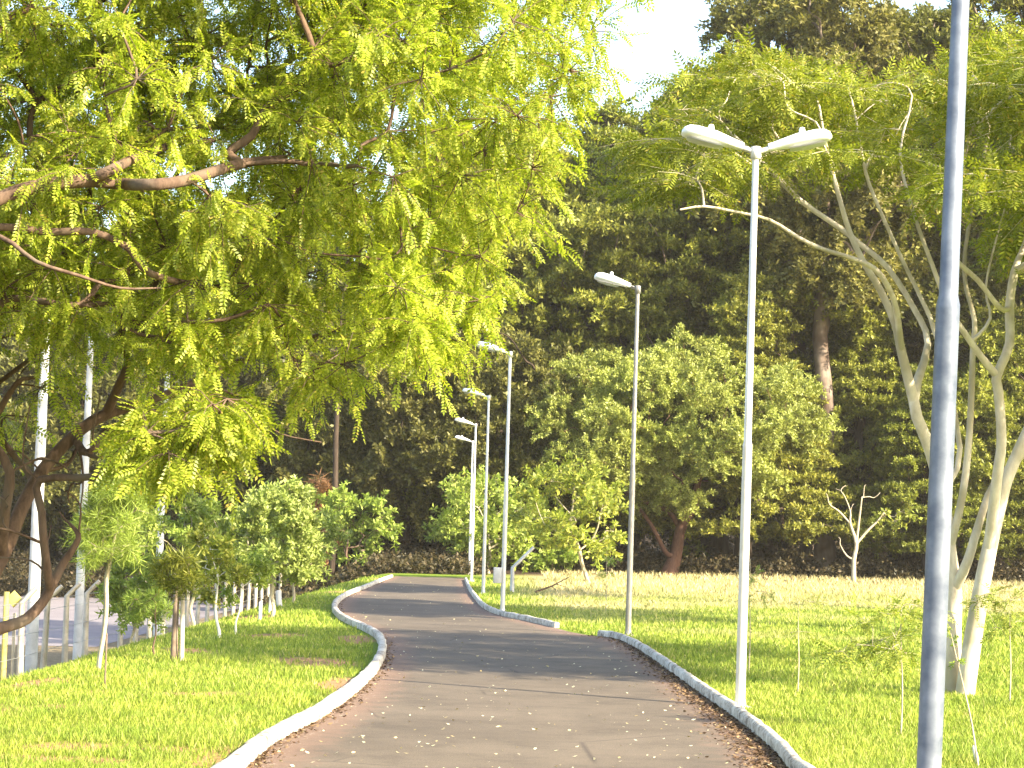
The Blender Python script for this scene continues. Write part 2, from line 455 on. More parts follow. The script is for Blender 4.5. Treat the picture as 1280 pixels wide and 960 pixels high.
def inpoly(x, y, poly):
    c = False; n = len(poly)
    for i in range(n):
        x1, y1 = poly[i]; x2, y2 = poly[i-1]
        if (y1 > y) != (y2 > y) and x < (x2-x1)*(y-y1)/(y2-y1)+x1: c = not c
    return c
def sample_region(poly, n, dfun, seed, mind=0.):
    r = np.random.default_rng(seed); A = np.array(poly); lo, hi = A.min(0), A.max(0); out = []; tries = 0
    while len(out) < n and tries < 60*n:
        tries += 1
        u, v = r.uniform(lo, hi)
        if not inpoly(u, v, poly): continue
        q = P(u, v, dfun(u, v, r))
        if mind and out and np.min(np.linalg.norm(np.array(out)-q, axis=1)) < mind: continue
        out.append(q)
    return np.array(out)

# ------------------------------------------------------------------ path, kerbs, ground
def lerp_line(px):
    g = np.array([G(u, v) for u, v in px]); return g[:, 0], g[:, 1]
LK = [(300, 968), (345, 930), (408, 895), (452, 862), (476, 835), (483, 812), (477, 798), (462, 789), (444, 781), (428, 772), (421, 762), (426, 752), (440, 743), (460, 735), (478, 727), (492, 721.5)]
RK = [(990, 968), (962, 936), (920, 900), (875, 868), (840, 842), (812, 822), (790, 808), (768, 799), (745, 796), (715, 791), (685, 783), (650, 775), (622, 769), (603, 760), (592, 748), (584, 735), (579, 721)]
def curve_xy(px):
    x, y = lerp_line(px)
    pts, _ = smooth_poly(np.stack([x, y, 0*x], 1), x*0, 6)
    i = np.argsort(pts[:, 1]); return pts[i, 0], pts[i, 1]
lx, ly = curve_xy(LK); rx_, ry = curve_xy(RK)
lx = np.concatenate([[-2.15, -2.0], lx]); ly = np.concatenate([[-10, 10], ly])
rx_ = np.concatenate([[2.3, 2.15], rx_]); ry = np.concatenate([[-10, 10], ry])
def left(y): return np.interp(y, ly, lx)
def right(y): return np.interp(y, ry, rx_)
YEND = min(ly[-1], ry[-1])

gx = np.unique(np.concatenate([np.linspace(-900, -40, 14), np.linspace(-40, -14, 14), np.linspace(-14, -7, 20), np.linspace(-7, 7, 100), np.linspace(7, 14, 20), np.linspace(14, 60, 16), np.linspace(60, 900, 14)]))
gy = np.unique(np.concatenate([np.linspace(-300, 0, 8), np.linspace(0, 50, 120), np.linspace(50, 130, 60), np.linspace(130, 240, 12), np.linspace(240, 575, 6)]))
X, Y = np.meshgrid(gx, gy); Z = terrain(X, Y)
g = Geo(); nx = len(gx); i, j = np.meshgrid(np.arange(len(gy)-1), np.arange(nx-1), indexing='ij')
g.add(np.stack([X, Y, Z], -1), np.stack([i*nx+j, i*nx+j+1, (i+1)*nx+j+1, (i+1)*nx+j], -1).reshape(-1, 4))
go = g.obj('ground', M['ground'], smooth=True)
at = go.data.attributes.new('bare', 'FLOAT', 'POINT'); at.data.foreach_set('value', bare(X, Y).ravel().astype(np.float32))
tag(go, 'grassy ground with bare earth patches and straw coloured far meadow', None, None, 'structure')

g = Geo(); ys = np.concatenate([np.arange(-10, 90, .5), [YEND+1.5]]); ys = ys[ys <= YEND+1.5]; K = 9
xs = left(ys)[:, None]*(1-np.linspace(0, 1, K))+right(ys)[:, None]*np.linspace(0, 1, K)
V = np.stack([xs, ys[:, None]*np.ones((1, K)), terrain(xs, ys[:, None])+.008], -1)
i, j = np.meshgrid(np.arange(len(ys)-1), np.arange(K-1), indexing='ij')
g.add(V, np.stack([i*K+j, i*K+j+1, (i+1)*K+j+1, (i+1)*K+j], -1).reshape(-1, 4))
path = g.obj('path', M['asphalt'], smooth=True); tag(path, 'worn brown grey asphalt footpath winding toward the wood', None, None, 'structure')
at = path.data.attributes.new('edge', 'FLOAT', 'POINT')
e = np.abs(np.linspace(-1, 1, K))**2.5; at.data.foreach_set('value', np.tile(e, len(ys)).astype(np.float32))

def kerb(name, fx, y0, y1, side, label, w=.09, h=.11):
    g = Geo(); ys = np.arange(y0, y1, .3); x = fx(ys)
    x = x + np.random.default_rng(3).normal(0, .004, len(x))
    hh = h+np.random.default_rng(5).normal(0, .004, len(x))
    prof = [(0, -.1), (0, .75), (.02, .95), (.04, 1.), (w-.03, 1.), (w-.01, .93), (w, .8), (w, -.1)]
    dx = np.gradient(x, ys); nrm = 1/np.sqrt(1+dx*dx)
    V = []
    for (a, b) in prof:
        V.append(np.stack([x+side*a*nrm, ys-side*a*dx*nrm, terrain(x, ys)+b*hh], 1))
    V = np.stack(V, 1); k = len(prof)
    i, j = np.meshgrid(np.arange(len(ys)-1), np.arange(k-1), indexing='ij')
    g.add(V, np.stack([i*k+j, i*k+j+1, (i+1)*k+j+1, (i+1)*k+j], -1).reshape(-1, 4))
    for e in (0, len(ys)-1): g.add(V[e], [list(range(k))])
    return tag(g.obj(name, M['kerb']), label, 'kerb', None, 'structure')
ysplit0 = G(757, 796)[1]; ysplit1 = G(690, 785)[1]
kerb('kerb', left, 2, YEND-.2, -1, 'white painted kerb winding along the left side of the path', .11)
kerb('kerb', right, 2, ysplit0, 1, 'near grey white kerb along the right side of the path')
kerb('kerb', right, ysplit1, YEND-2, 1, 'far chipped kerb beyond the gap on the right side of the path')

# car park beyond the fence
g = Geo(); ys = np.linspace(60, 116, 40); xs = np.linspace(-12.2, -46, 20)
X, Y = np.meshgrid(xs, ys); n = 20; i, j = np.meshgrid(np.arange(39), np.arange(19), indexing='ij')
g.add(np.stack([X, Y, terrain(X, Y)+.012], -1), np.stack([i*n+j, (i+1)*n+j, (i+1)*n+j+1, i*n+j+1], -1).reshape(-1, 4))
tag(g.obj('road', M['lot']), 'grey road surface lying beyond the concrete post fence', None, None, 'structure')

# ------------------------------------------------------------------ grass blades
def blades(n, ymin, ymax, seed):
    r = np.random.default_rng(seed)
    inv = r.uniform(1/ymax, 1/ymin, n); y = 1/inv       # even density in sight: near thick, far thin
    half = y*.275+1.2
    x = r.uniform(-1, 1, n)*half
    keep = (x < left(y)-.19) | (x > right(y)+.13)
    keep &= (x > -9.8) & ~((y > YEND+.5) & (x < 1.5))
    # bare patches
    keep &= ~(bare(x, y)*.85 > r.random(n))
    keep &= ~((x < left(y)) & (x > left(y)-.4) & (r.random(n) < .6)) 
    x, y = x[keep], y[keep]; n = len(x)
    z = terrain(x, y)
    hgt = r.uniform(.02, .058, n)*(1+.5*(np.sin(x*2.1)*np.sin(y*1.7) > .5))*(1+y/90.)
    hgt *= np.where((y > 60) & (x > 0), 1.7, 1)
    w = np.maximum(.0045, .00036*y)*r.uniform(.7, 1.4, n)
    a = r.uniform(0, 2*math.pi, n); lean = hgt*r.uniform(.2, .9, n); b = r.uniform(0, 2*math.pi, n)
    v0 = np.stack([x-np.cos(a)*w, y-np.sin(a)*w, z-.005], 1); v1 = np.stack([x+np.cos(a)*w, y+np.sin(a)*w, z-.005], 1)
    v2 = np.stack([x+np.cos(b)*lean, y+np.sin(b)*lean, z+hgt], 1)
    g = Geo(); g.add(np.stack([v0, v1, v2], 1), np.arange(3*n).reshape(-1, 3)); return g
tag(blades(520000, 11, 100, 3).obj('grass', M['blade']), 'short bright green grass on both sides of the path', 'grass', None, 'stuff')

# fallen leaves on the path and litter by the right kerb
def flat_leaves(x, y, size, matn, name, label, seed, lift=.012):
    r = np.random.default_rng(seed); n = len(x)
    V = np.array(diamond((0, 0, 0), (1, 0, 0), (0, 1, 0), 1, .5)); T = (V, np.array([[0, 1, 2, 3]]))
    g = Geo(); a = r.uniform(0, 6.28, n)
    d = np.stack([np.cos(a), np.sin(a), r.uniform(0, .35, n)], 1)
    place(g, T, np.stack([x, y, terrain(x, y)+lift], 1), d, size*r.uniform(.5, 1.4, n), r=r)
    return tag(g.obj(name, M[matn]), label, 'leaves', None, 'stuff')
r = np.random.default_rng(11)
y = 1/r.uniform(1/70, 1/12, 900); t = r.beta(.6, .6, 900)
flat_leaves(left(y)*(1-t)+right(y)*t, y, .035, 'fallen', 'fallen_leaves', 'pale dry leaves scattered over the asphalt path', 12)
y = 1/r.uniform(1/34, 1/11, 9000); x = right(y)-np.abs(r.normal(0, .13, 9000))*np.interp(y, [11, 34], [1.3, .8])
y2 = 1/r.uniform(1/75, 1/11, 1800); x2 = left(y2)+np.abs(r.normal(0, .06, 1800))
flat_leaves(np.concatenate([x, x2]), np.concatenate([y, y2]), .04, 'litter', 'leaf_litter', 'dark brown leaf litter lying against the kerbs', 13, .014)

# ------------------------------------------------------------------ lamps
def lamp_head(sg, parent):
    """cobra type lantern: side sg = -1 left, +1 right; long axis x, rising outward"""
    g = Geo(); L = .64; tilt = R(13)
    secs = [(0, .035, .045, .0), (.05, .05, .05, .0), (.16, .085, .062, .006), (.3, .125, .078, .012), (.5, .15, .082, .01), (.58, .14, .075, .004), (.63, .10, .05, -.004), (.645, .05, .02, -.01)]
    n = 14; V = []
    for (s_, w, h, off) in secs:
        for k in range(n):
            a = 2*math.pi*k/n; ca, sa = math.cos(a), math.sin(a)
            px = abs(ca)**.7*math.copysign(1, ca)*w; pz = abs(sa)**.8*math.copysign(1, sa)*h*(1 if sa > 0 else .7)
            V.append((s_, px, pz+off))
    V = np.array(V); c, s_ = math.cos(tilt), math.sin(tilt)
    def tf(V):
        V = np.array(V, float); x = V[:, 0]; z = V[:, 2]
        return np.stack([sg*(.13+x*c-z*s_), V[:, 1], x*s_+z*c+.03], 1)
    i, j = np.meshgrid(np.arange(len(secs)-1), np.arange(n), indexing='ij')
    g.add(tf(V), np.stack([i*n+j, i*n+(j+1) % n, (i+1)*n+(j+1) % n, (i+1)*n+j], -1).reshape(-1, 4))
    g.add(tf(V[:n]), [list(range(n))]); g.add(tf(V[-n:]), [list(range(n))])
    hd = g.obj('lamp_head', M['lamp_paint'], parent, True)
    q = Geo(); V = []
    for (xx, w, z) in [(.2, .06, -.052), (.26, .10, -.066), (.42, .125, -.07), (.54, .11, -.064), (.58, .06, -.055)]:
        for t in np.linspace(-1, 1, 7): V.append((xx, w*t, z-.018*(1-t*t)))
    ii, jj = np.meshgrid(np.arange(4), np.arange(6), indexing='ij')
    q.add(tf(V), np.stack([ii*7+jj, ii*7+jj+1, (ii+1)*7+jj+1, (ii+1)*7+jj], -1).reshape(-1, 4))
    q.obj('lens', M['lens'], hd, True)
    q = Geo(); b = tf([(.36, 0, .085)])[0]; q.tube([b, b+np.array([0, 0, .03]), b+np.array([0, 0, .055]), b+np.array([0, 0, .062])], [.032, .032, .026, .01], 10); q.obj('photocell', M['lamp_paint'], hd, True)
    return hd
def make_lamp(double, H=5.62):
    root = empty('street_lamp', (0, 0, 0))
    g = Geo(); g.tube([(0, 0, -.3), (0, 0, 2.6), (0, 0, 2.62), (0, 0, 2.66), (0, 0, H-.02), (0, 0, H)], [.050, .048, .048, .039, .032, .025], 16)
    g.obj('pole', M['pole_paint'], root, True)
    q = Geo(); q.tube([(0, 0, 0), (0, 0, .02), (0, 0, .022)], [.11, .11, .1], 12); q.tube([(0, 0, .02), (0, 0, .09)], [.062, .054], 12); q.obj('base_plate', M['pole_paint'], root)
    b = Geo(); b.tube([(0, 0, H-.09), (0, 0, H-.085), (0, 0, H+.035), (0, 0, H+.04)], [.04, .052, .052, .04], 14)
    for sg in ((-1, 1) if double else (-1,)):
        b.tube([(0, 0, H-.02), (sg*.2, 0, H+.025+.02)], [.028, .028], 10)
    b.obj('bracket', M['pole_paint'], root, True)
    for sg in ((-1, 1) if double else (-1,)):
        hd = lamp_head(sg, root); hd.location = (0, 0, H)
    return root
single = make_lamp(False); double = make_lamp(True)
b_ = [G(925, 885), G(785, 795), G(628, 766), G(604, 742)]
lamps = [(np.array([1.66, 8.0, 0]), 0, 1.9, 'thick blue grey mottled lamp pole in the near foreground, its top out of frame', 1.45),
         (b_[0], 1, .75, 'lamp post with two lantern heads standing in the green meadow', 1),
         (b_[1], 0, .5, 'tall single lamp post at the far end of the near right kerb', 1.065),
         (b_[2], 0, .35, 'single lamp post with a small white box low on its pole', 1),
         (b_[3], 0, .2, 'single lamp post just beyond the white box lamp, its head clear of the foliage', 1),
         (np.array([-1.28, 72., 0]), 0, .1, 'highest of the three lamp heads clustered at the far bend', 1),
         (np.array([-1.62, 85., 0]), 0, .1, 'middle of the three lamp heads clustered at the far bend', 1),
         (np.array([-1.98, 98., 0]), 0, .1, 'lowest and farthest of the three lamp heads clustered at the far bend', 1)]
used = {0: False, 1: False}
for p_, dbl, lean, lab, sc in lamps[1:]+lamps[:1]:
    src = double if dbl else single
    o = copy_tree(src) if used[dbl] else src
    used[dbl] = True
    if 'foreground' in lab:
        o = copy_tree(double)
        for ch in o.children:
            if ch.name.startswith('pole'): ch.data = ch.data.copy(); ch.data.materials[0] = M['mottled']
    o.location = (p_[0], p_[1], float(terrain(p_[0], p_[1]))); o.rotation_euler = (0, R(lean), R(random.uniform(-4, 4))); o.scale = (1, 1, sc if sc < 1.2 else 1)
    tag(o, lab, 'lamp post', 'lamp posts along the right side of the path')
    if 'white box' in lab and 'low on' in lab:
        q = Geo(); q.box((-.13, 0, .8), (.09, .06, .17)); bevel(q.obj('meter_box', M['white_pole'], o), .012)

# white post with slanting arm by the path, utility poles, sign, fence
def post(name, base, h, w, arm, material, label, cat, rz=0, parent=None, group=None):
    g = Geo()
    g.tube([(0, 0, -.2), (0, 0, h), (arm*.5, 0, h+abs(arm)*.5), (arm, 0, h+abs(arm))], [w*1.3, w, w*.9, w*.85], 4)
    o = g.obj(name, M[material], parent, False)
    o.location = base; o.rotation_euler[2] = rz
    if parent is None: tag(o, label, cat, group)
    return o
b = G(640, 740); post('barrier_post', b, .72, .055, .62, 'white_pole', 'short white post with a slanting arm beside the far kerb', 'post')
# fence
fx0, fd0 = -10.3, 40.6
fr = empty('concrete_fence', (fx0, fd0, float(terrain(fx0, fd0))))
tag(fr, 'fence of pale concrete posts with bent tops and thin wires down the left slope', 'fence')
NP = 24; pr = []
for k in range(-2, NP):
    y = fd0+2.2*k+random.uniform(-.08, .08); z = float(terrain(fx0, y)); pr.append((y, z))
    o = post('post', (0, y-fd0, z-float(terrain(fx0, fd0))), 1.95, .062, .3 if random.random() < .8 else .02, 'concrete', None, None, R(45) if False else 0, fr)
    o.rotation_euler = (R(random.uniform(-2, 2)), R(random.uniform(-1.5, 2)), 0)
for hz in (.35, .8, 1.25, 1.7, 1.92):
    g = Geo(); z0 = float(terrain(fx0, fd0))
    g.tube([(0.02, y-fd0, z-z0+hz+random.uniform(-.02, .02)) for y, z in pr], [.006]*len(pr), 4); g.obj('wire', M['wire'], fr)
def at_depth(u, d):
    p = P(u, 660, d); return np.array([p[0], p[1], float(terrain(p[0], p[1]))])
for u, d, w, lab in ((46, 46, .145, 'thick white concrete pole behind the left fence, the nearest of three'), (103, 52, .12, 'bluish white pole behind the bent fence post, middle of three'), (201, 62, .12, 'white pole rising behind the leafy young trees, farthest of three')):
    b = at_depth(u, d); g = Geo(); g.tube([(0, 0, -.3), (0, 0, 4), (.03, 0, 8.6)], [w, w*.9, w*.6], 16)
    for zz in (.9,): g.tube([(0, 0, zz), (0, 0, zz+.02)], [w+.004, w+.004], 16)
    o = g.obj('concrete_pole', M['white_pole'], None, True); o.location = b; tag(o, lab, 'pole', 'white poles behind the fence')
b = at_depth(12, 43); t = empty('road_sign', b); tag(t, 'yellow diamond road sign on a yellow painted post at the left edge', 'road sign')
g = Geo(); g.tube([(0, 0, -.2), (0, 0, 2.15)], [.06, .06], 10); g.obj('post', M['yellow'], t, True)
g = Geo(); g.box((.16, 0, 2.0), (.13, .012, .13), Matrix.Rotation(R(45), 3, 'Y')); bevel(g.obj('sign_plate', M['yellow'], t), .004)
g = Geo(); g.tube([(.18, .05, -1.9+1.7), (.18, .03, 1.7)], [.035, .035], 8); g.obj('stake', M['concrete'], t, True)

# ------------------------------------------------------------------ big overhanging tree, left
T = Tree(21)
tb = np.array([-5.3, 13.4, float(terrain(-5.3, 13.4))])
trunk = T.limb([tb-[0, 0, .2], tb+[.02, 0, .5], tb+[.1, .05, 1.1], tb+[.15, .1, 1.8], tb+[.2, 0, 2.6], tb+[.1, .1, 3.4], tb+[0, .3, 4.6]], [.30, .25, .22, .20, .17, .14, .09])
def limbpx(T, par, seq, r0, r1):
    pts = [P(u, v, d) for u, v, d in seq]; return T.limb(pts, np.linspace(r0, r1, len(pts)), par)
L1 = limbpx(T, trunk[4], [(-250, 400, 12.2), (-120, 310, 11.7), (0, 248, 11.7), (60, 231, 11.8), (115, 226, 11.9), (150, 230, 12.1)], .052, .030)
limbpx(T, L1[-1], [(185, 231, 11.6), (230, 226, 11.8), (300, 205, 12.5), (360, 195, 13.)], .026, .010)
limbpx(T, L1[-2], [(140, 212, 11.8), (175, 195, 12.4), (250, 165, 14.6), (330, 100, 14.8), (420, 40, 15), (520, 0, 15)], .034, .012)
L2 = limbpx(T, trunk[3], [(-200, 380, 13.8), (-60, 300, 12.2), (0, 284, 11.9), (60, 290, 12), (115, 290, 12), (160, 310, 12.1), (188, 342, 12.2), (260, 360, 13.5), (360, 380, 14.)], .026, .009)
limbpx(T, L2[1], [(0, 296, 11.7), (45, 327, 11.6), (100, 345, 11.6), (150, 360, 11.7), (200, 360, 11.9)], .016, .006)
L3 = limbpx(T, trunk[2], [(-200, 850, 14), (-60, 790, 14.4), (0, 700, 14.8), (25, 640, 15), (52, 590, 15.2), (92, 545, 15.4), (132, 518, 15.6), (190, 500, 15.8), (235, 482, 16), (268, 466, 16.1)], .065, .032)
limbpx(T, L3[-1], [(330, 440, 16), (400, 420, 15.8), (470, 400, 15.6)], .025, .01)
limbpx(T, L3[-2], [(285, 490, 16.2), (320, 518, 16.2), (350, 542, 16.2), (402, 553, 16.2)], .012, .005)
limbpx(T, L3[5], [(105, 565, 15.2), (118, 560, 15.2), (130, 540, 15.4), (160, 530, 15.4), (210, 505, 15.7)], .03, .014)
limbpx(T, L3[5], [(112, 570, 15.1), (150, 568, 15), (195, 560, 15)], .016, .006)
limbpx(T, L3[4], [(85, 580, 15.3), (98, 560, 15.4), (104, 600, 15.1), (100, 640, 15)], .012, .005)
L4 = limbpx(T, trunk[1], [(-180, 880, 13.6), (-60, 812, 13.8), (0, 786, 14), (33, 774, 14.1), (60, 742, 14.2), (78, 706, 14.3), (92, 685, 14.3), (98, 668, 14.3)], .055, .02)
limbpx(T, L4[4], [(60, 720, 14.1), (55, 680, 14), (52, 640, 14), (50, 600, 14)], .020, .008)
limbpx(T, L3[2], [(5, 640, 14.6), (12, 590, 14.6), (-10, 540, 14.6), (20, 480, 14.5), (45, 472, 14.5)], .045, .012)
limbpx(T, L3[3], [(40, 600, 15.6), (10, 560, 15.6), (-20, 500, 15.5), (60, 430, 15.6), (90, 380, 15.6)], .03, .01)
main = [(-560, -320), (640, -320), (745, -60), (752, 5), (733, 60), (703, 110), (668, 180), (652, 250), (610, 290), (575, 335), (575, 385), (560, 410), (525, 420), (480, 415), (440, 450), (390, 465), (340, 450), (290, 420), (200, 440), (100, 400), (0, 400), (-560, 430)]
c1 = sample_region(main, 820, lambda u, v, r: r.uniform(12.6 if v > 280 else 11.8, 15.4), 5, .16)
edge_pts = [(752, -20, 12.5), (738, 40, 12.8), (705, 95, 13), (672, 150, 13.2), (665, 210, 13), (645, 265, 13.2), (600, 320, 13.4), (570, 390, 13.2), (555, 420, 13.5), (500, 425, 13), (430, 455, 13.2), (380, 470, 13.5), (600, 375, 13.1)]
cb_ = sample_region([(-300, -200), (640, -200), (690, 0), (640, 150), (580, 260), (-300, 260)], 130, lambda u, v, r: r.uniform(15.2, 17.2), 55, .25)
c1 = np.vstack([c1, cb_])
c1 = np.vstack([c1, [P(*e) for e in edge_pts]])
T.attach(c1, pen=.15, arch=.05, jit=.1, startmin=4)
n1 = len(T.clumps)
c2 = sample_region([(165, 520), (220, 495), (290, 495), (312, 530), (290, 555), (230, 575), (170, 560)], 20, lambda u, v, r: r.uniform(12.2, 13.6), 6, .16)
T.attach(c2, pen=.1, arch=.03, jit=.1, startmin=4)
c3 = sample_region([(-120, 400), (60, 400), (90, 470), (0, 560), (-120, 600)], 6, lambda u, v, r: r.uniform(14, 16.5), 8, .25)
T.attach(c3, pen=.1, arch=.03, jit=.15, startmin=4)
nb = len(T.clumps)
bare_tips = sample_region([(-80, 420), (60, 410), (130, 440), (150, 540), (90, 640), (20, 700), (-80, 700)], 34, lambda u, v, r: r.uniform(13.8, 16), 18, .1)
T.attach(bare_tips, pen=.05, arch=.06, jit=.16, startmin=8); T.clumps = T.clumps[:nb]
T.build_wood(.0050, .45, 9)
T.foliage(T_PIN, .118, .36, 9, 12, droop=.5, flat=.75, out=.2, hang=.22, clumps=T.clumps[:n1])
T.foliage(T_PIN, .14, .24, 9, 10, droop=.6, flat=.5, out=.2, hang=.5, clumps=T.clumps[n1:n1+len(c2)])
T.foliage(T_PIN, .14, .4, 7, 9, droop=.5, flat=.6, out=.2, hang=.35, clumps=T.clumps[n1+len(c2):])
T.finish('overhanging_tree', 'big feathery bright green tree overhanging the path from the left with bare brown limbs', 'tree', 'bark_brown', 'leaf_near')

# ------------------------------------------------------------------ pale barked tree, right
D = 22.8
T = Tree(31)
def S(seq): return [(u, v, D+d) for u, v, d in seq]
A = limbpx(T, -1, S([(1190, 880, 0), (1190, 862, 0), (1190, 800, .05), (1192, 740, .1), (1186, 690, .1), (1178, 620, .1), (1162, 560, 0), (1142, 500, -.1), (1127, 440, -.2), (1119, 405, -.2)]), 0.1209, 0.0450)
limbpx(T, A[-1], S([(1100, 362, -.2), (1078, 325, -.3), (1062, 290, -.3), (1050, 250, -.4), (1040, 212, -.4), (1030, 170, -.3), (1020, 120, -.2)]), 0.0406, 0.0135)
A2 = limbpx(T, A[-2], S([(1120, 385, -.5), (1108, 355, -.7), (1092, 335, -.8), (1062, 322, -.9), (1030, 312, -1), (1000, 298, -1.1), (962, 275, -1.2), (920, 265, -1.3), (880, 258, -1.4), (850, 262, -1.5)]), 0.0351, 0.0105)
limbpx(T, A[-3], S([(1160, 430, .4), (1142, 385, .6), (1110, 335, .7), (1075, 305, .8), (1050, 285, .9), (1000, 250, 1), (950, 200, 1.1), (900, 150, 1.2)]), 0.0390, 0.0120)
limbpx(T, A[5], S([(1200, 560, .3), (1170, 420, .4), (1150, 370, .5), (1128, 325, .5), (1098, 258, .4), (1082, 215, .4), (1070, 150, .3), (1060, 110, .3)]), 0.0312, 0.0105)
Bm = limbpx(T, -1, S([(1205, 880, -.25), (1207, 862, -.25), (1216, 800, -.25), (1226, 740, -.3), (1236, 690, -.3), (1252, 620, -.3), (1262, 590, -.3), (1285, 540, -.2), (1330, 450, 0), (1390, 340, .2), (1430, 230, .3)]), 0.1170, 0.0375)
B2 = limbpx(T, Bm[4], S([(1246, 600, -.6), (1252, 550, -.7), (1248, 490, -.7), (1246, 470, -.7)]), 0.0585, 0.0450)
B3 = limbpx(T, B2[-1], S([(1226, 445, -.8), (1205, 415, -.9), (1186, 385, -1), (1165, 330, -1), (1140, 260, -1), (1125, 190, -1), (1140, 120, -1)]), 0.0390, 0.0105)
B4 = limbpx(T, B2[-1], S([(1262, 430, -.6), (1262, 385, -.5), (1268, 340, -.5), (1282, 300, -.4), (1300, 230, -.3), (1310, 150, -.2)]), 0.0374, 0.0120)
limbpx(T, B4[1], S([(1250, 385, -.7), (1222, 350, -.8), (1190, 316, -.9), (1195, 260, -.9), (1205, 200, -.9)]), 0.0203, 0.0075)
limbpx(T, A[4], S([(1203, 620, -.1), (1212, 540, -.1), (1216, 440, 0), (1218, 400, 0), (1205, 340, .1), (1215, 260, .2), (1235, 170, .2)]), 0.0429, 0.0135)
limbpx(T, B3[1], S([(1215, 425, -.7), (1238, 398, -.6), (1232, 360, -.5), (1245, 300, -.4), (1265, 230, -.4)]), 0.0234, 0.0075)
limbpx(T, A[3], S([(1210, 700, -.1), (1222, 660, -.1), (1245, 600, .1), (1290, 560, .3), (1340, 500, .6)]), 0.0546, 0.0225)
crown = [(812, 165), (850, 110), (920, 78), (1010, 80), (1100, 100), (1180, 85), (1290, 40), (1500, 0), (1800, 60), (1850, 280), (1700, 400), (1450, 380), (1290, 300), (1180, 210), (1080, 190), (960, 215), (900, 245), (840, 225)]
c = sample_region(crown, 290, lambda u, v, r: D+r.uniform(-1.4 if u < 1120 else -3.2, 3.8), 15, .24)
T.attach(c, pen=.12, arch=.12, jit=.07, startmin=6)
T.build_wood(.0048, .45, 10)
T.foliage(T_FINE, .24, .75, 9, 11, droop=.12, flat=.22, out=.2, hang=.12, tw_r=.0022)
T.finish('pale_tree', 'spreading tree with smooth cream coloured stems forking from one base on the right meadow', 'tree', 'bark_pale', 'leaf_pale')

# ------------------------------------------------------------------ generic tree builder (around its own origin)
def gen(seed, H, cb, rx, ncl, sprd, ntw, nfr, size, T_, trunk_r, lean=(0, 0), flat=.6, droop=.3, hang=.1, profile='ball', twig=False, rtip=.02, fork=None, cflat=None, cshift=0.):
    T = Tree(seed); r = T.r; n = 7; top = H*.82 if profile in ('cone', 'tall') else cb+(H-cb)*.45
    pts = []; 
    for i in range(n):
        t = i/(n-1); pts.append((lean[0]*t+r.normal(0, .012*H)*(i > 0), lean[1]*t+r.normal(0, .012*H)*(i > 0), -.15+t*(top+.15)))
    T.limb(pts, trunk_r*(1-.75*np.linspace(0, 1, n)**1.1)*np.where(np.arange(n) == 0, 1.35, 1))
    cs = []; tries = 0; ctr = np.array([lean[0], lean[1], 0])
    while len(cs) < ncl and tries < 20000:
        tries += 1
        if profile == 'ball':
            q = r.normal(0, 1, 3); q /= np.linalg.norm(q); rad = r.uniform(.35, 1)**.6
            q = q*rad; z = cb+(H-cb)*(.45+.55*q[2] if q[2] > 0 else .45+.45*q[2])
            wob = 1+.18*math.sin(3*math.atan2(q[1], q[0])+seed)+.10*math.sin(5*math.atan2(q[1], q[0])+seed*2)
            p = np.array([q[0]*rx*wob, q[1]*rx*wob, z])
        elif profile == 'cone':
            t = r.uniform(0, 1)**1.2; z = cb+(H-cb)*t; z = cb+round((z-cb)/(H*.055))*H*.055+r.normal(0, .1)
            rr = rx*(1-.85*t)*math.sqrt(r.uniform(.15, 1)); a = r.uniform(0, 6.28); p = np.array([rr*math.cos(a), rr*math.sin(a), z-rr*.08])
        else:  # tall, ragged
            t = r.uniform(0, 1); z = cb+(H-cb)*t; w = math.sin(math.pi*(.12+.8*t))**.8
            rr = rx*w*math.sqrt(r.uniform(.1, 1))*(1+.3*math.sin(z*1.3+seed)); a = r.uniform(0, 6.28); p = np.array([rr*math.cos(a), rr*math.sin(a), z])
        p = p+ctr*min(1, p[2]/top)+np.array([cshift, 0, 0])
        if cs and np.min(np.linalg.norm(np.array(cs)-p, axis=1)) < sprd*.55: continue
        cs.append(p)
    T.attach(cs, pen=.25, arch=.08, jit=.06, startmin=2)
    T.build_wood(rtip, .45, 8)
    T.foliage(T_, size, sprd, ntw, nfr, droop=droop, flat=flat if cflat is None else cflat, out=.5, hang=hang, twig=twig, center=(lean[0], lean[1], cb+(H-cb)*.35))
    return T

# round crowned tree
b = G(835, 718)
T = gen(41, 11.2, 3.4, 6.9, 270, .95, 13, 12, .31, T_SPRIG, .34, lean=(2.3, 0), flat=.6, rtip=.022, cshift=-2.0)
T.limb([(-.1, -.2, 1.), (-.9, -.3, 2.4), (-2., -.4, 3.8), (-2.8, -.4, 5.)], [.12, .10, .09, .06], 1); T.wood = Geo(); T.build_wood(.010, .45, 9)
T.finish('round_tree', 'wide round crowned tree with a leaning reddish trunk at the meadow edge', 'tree', 'bark_red', 'leaf_round', (b[0], b[1], 0))

# ------------------------------------------------------------------ small trees
def small(name, label, cat, u, v, toppx, wpx, seed, bark, leaf, T_=T_SPRIG, cbf=.35, ncl=14, sizef=.10, ntw=7, nfr=7, lean=0., droop=.2, hang=.1, tr=.018, group=None, flat=.7, base=None):
    b = G(u, v) if base is None else base; s_ = b[1]/F; H = (v-toppx)*s_; w = wpx*s_/2
    T = gen(seed, H, H*cbf, w, ncl, max(w*.42, H*.09), ntw, nfr, H*sizef, T_, H*tr, lean=(lean*H, 0), flat=flat, droop=droop, hang=hang, twig=True, rtip=H*.0022)
    return T.finish(name, label, cat, bark, leaf, tuple(b), group)
YG = 'young trees planted along the left verge'
small('young_tree', 'dark drooping young tree tied between two brown stakes on the left verge', 'tree', 221, 828, 685, 52, 51, 'wood', 'leaf_cedar', T_STRAP, .62, 8, .09, 6, 5, 0, .6, .25, .012, YG)
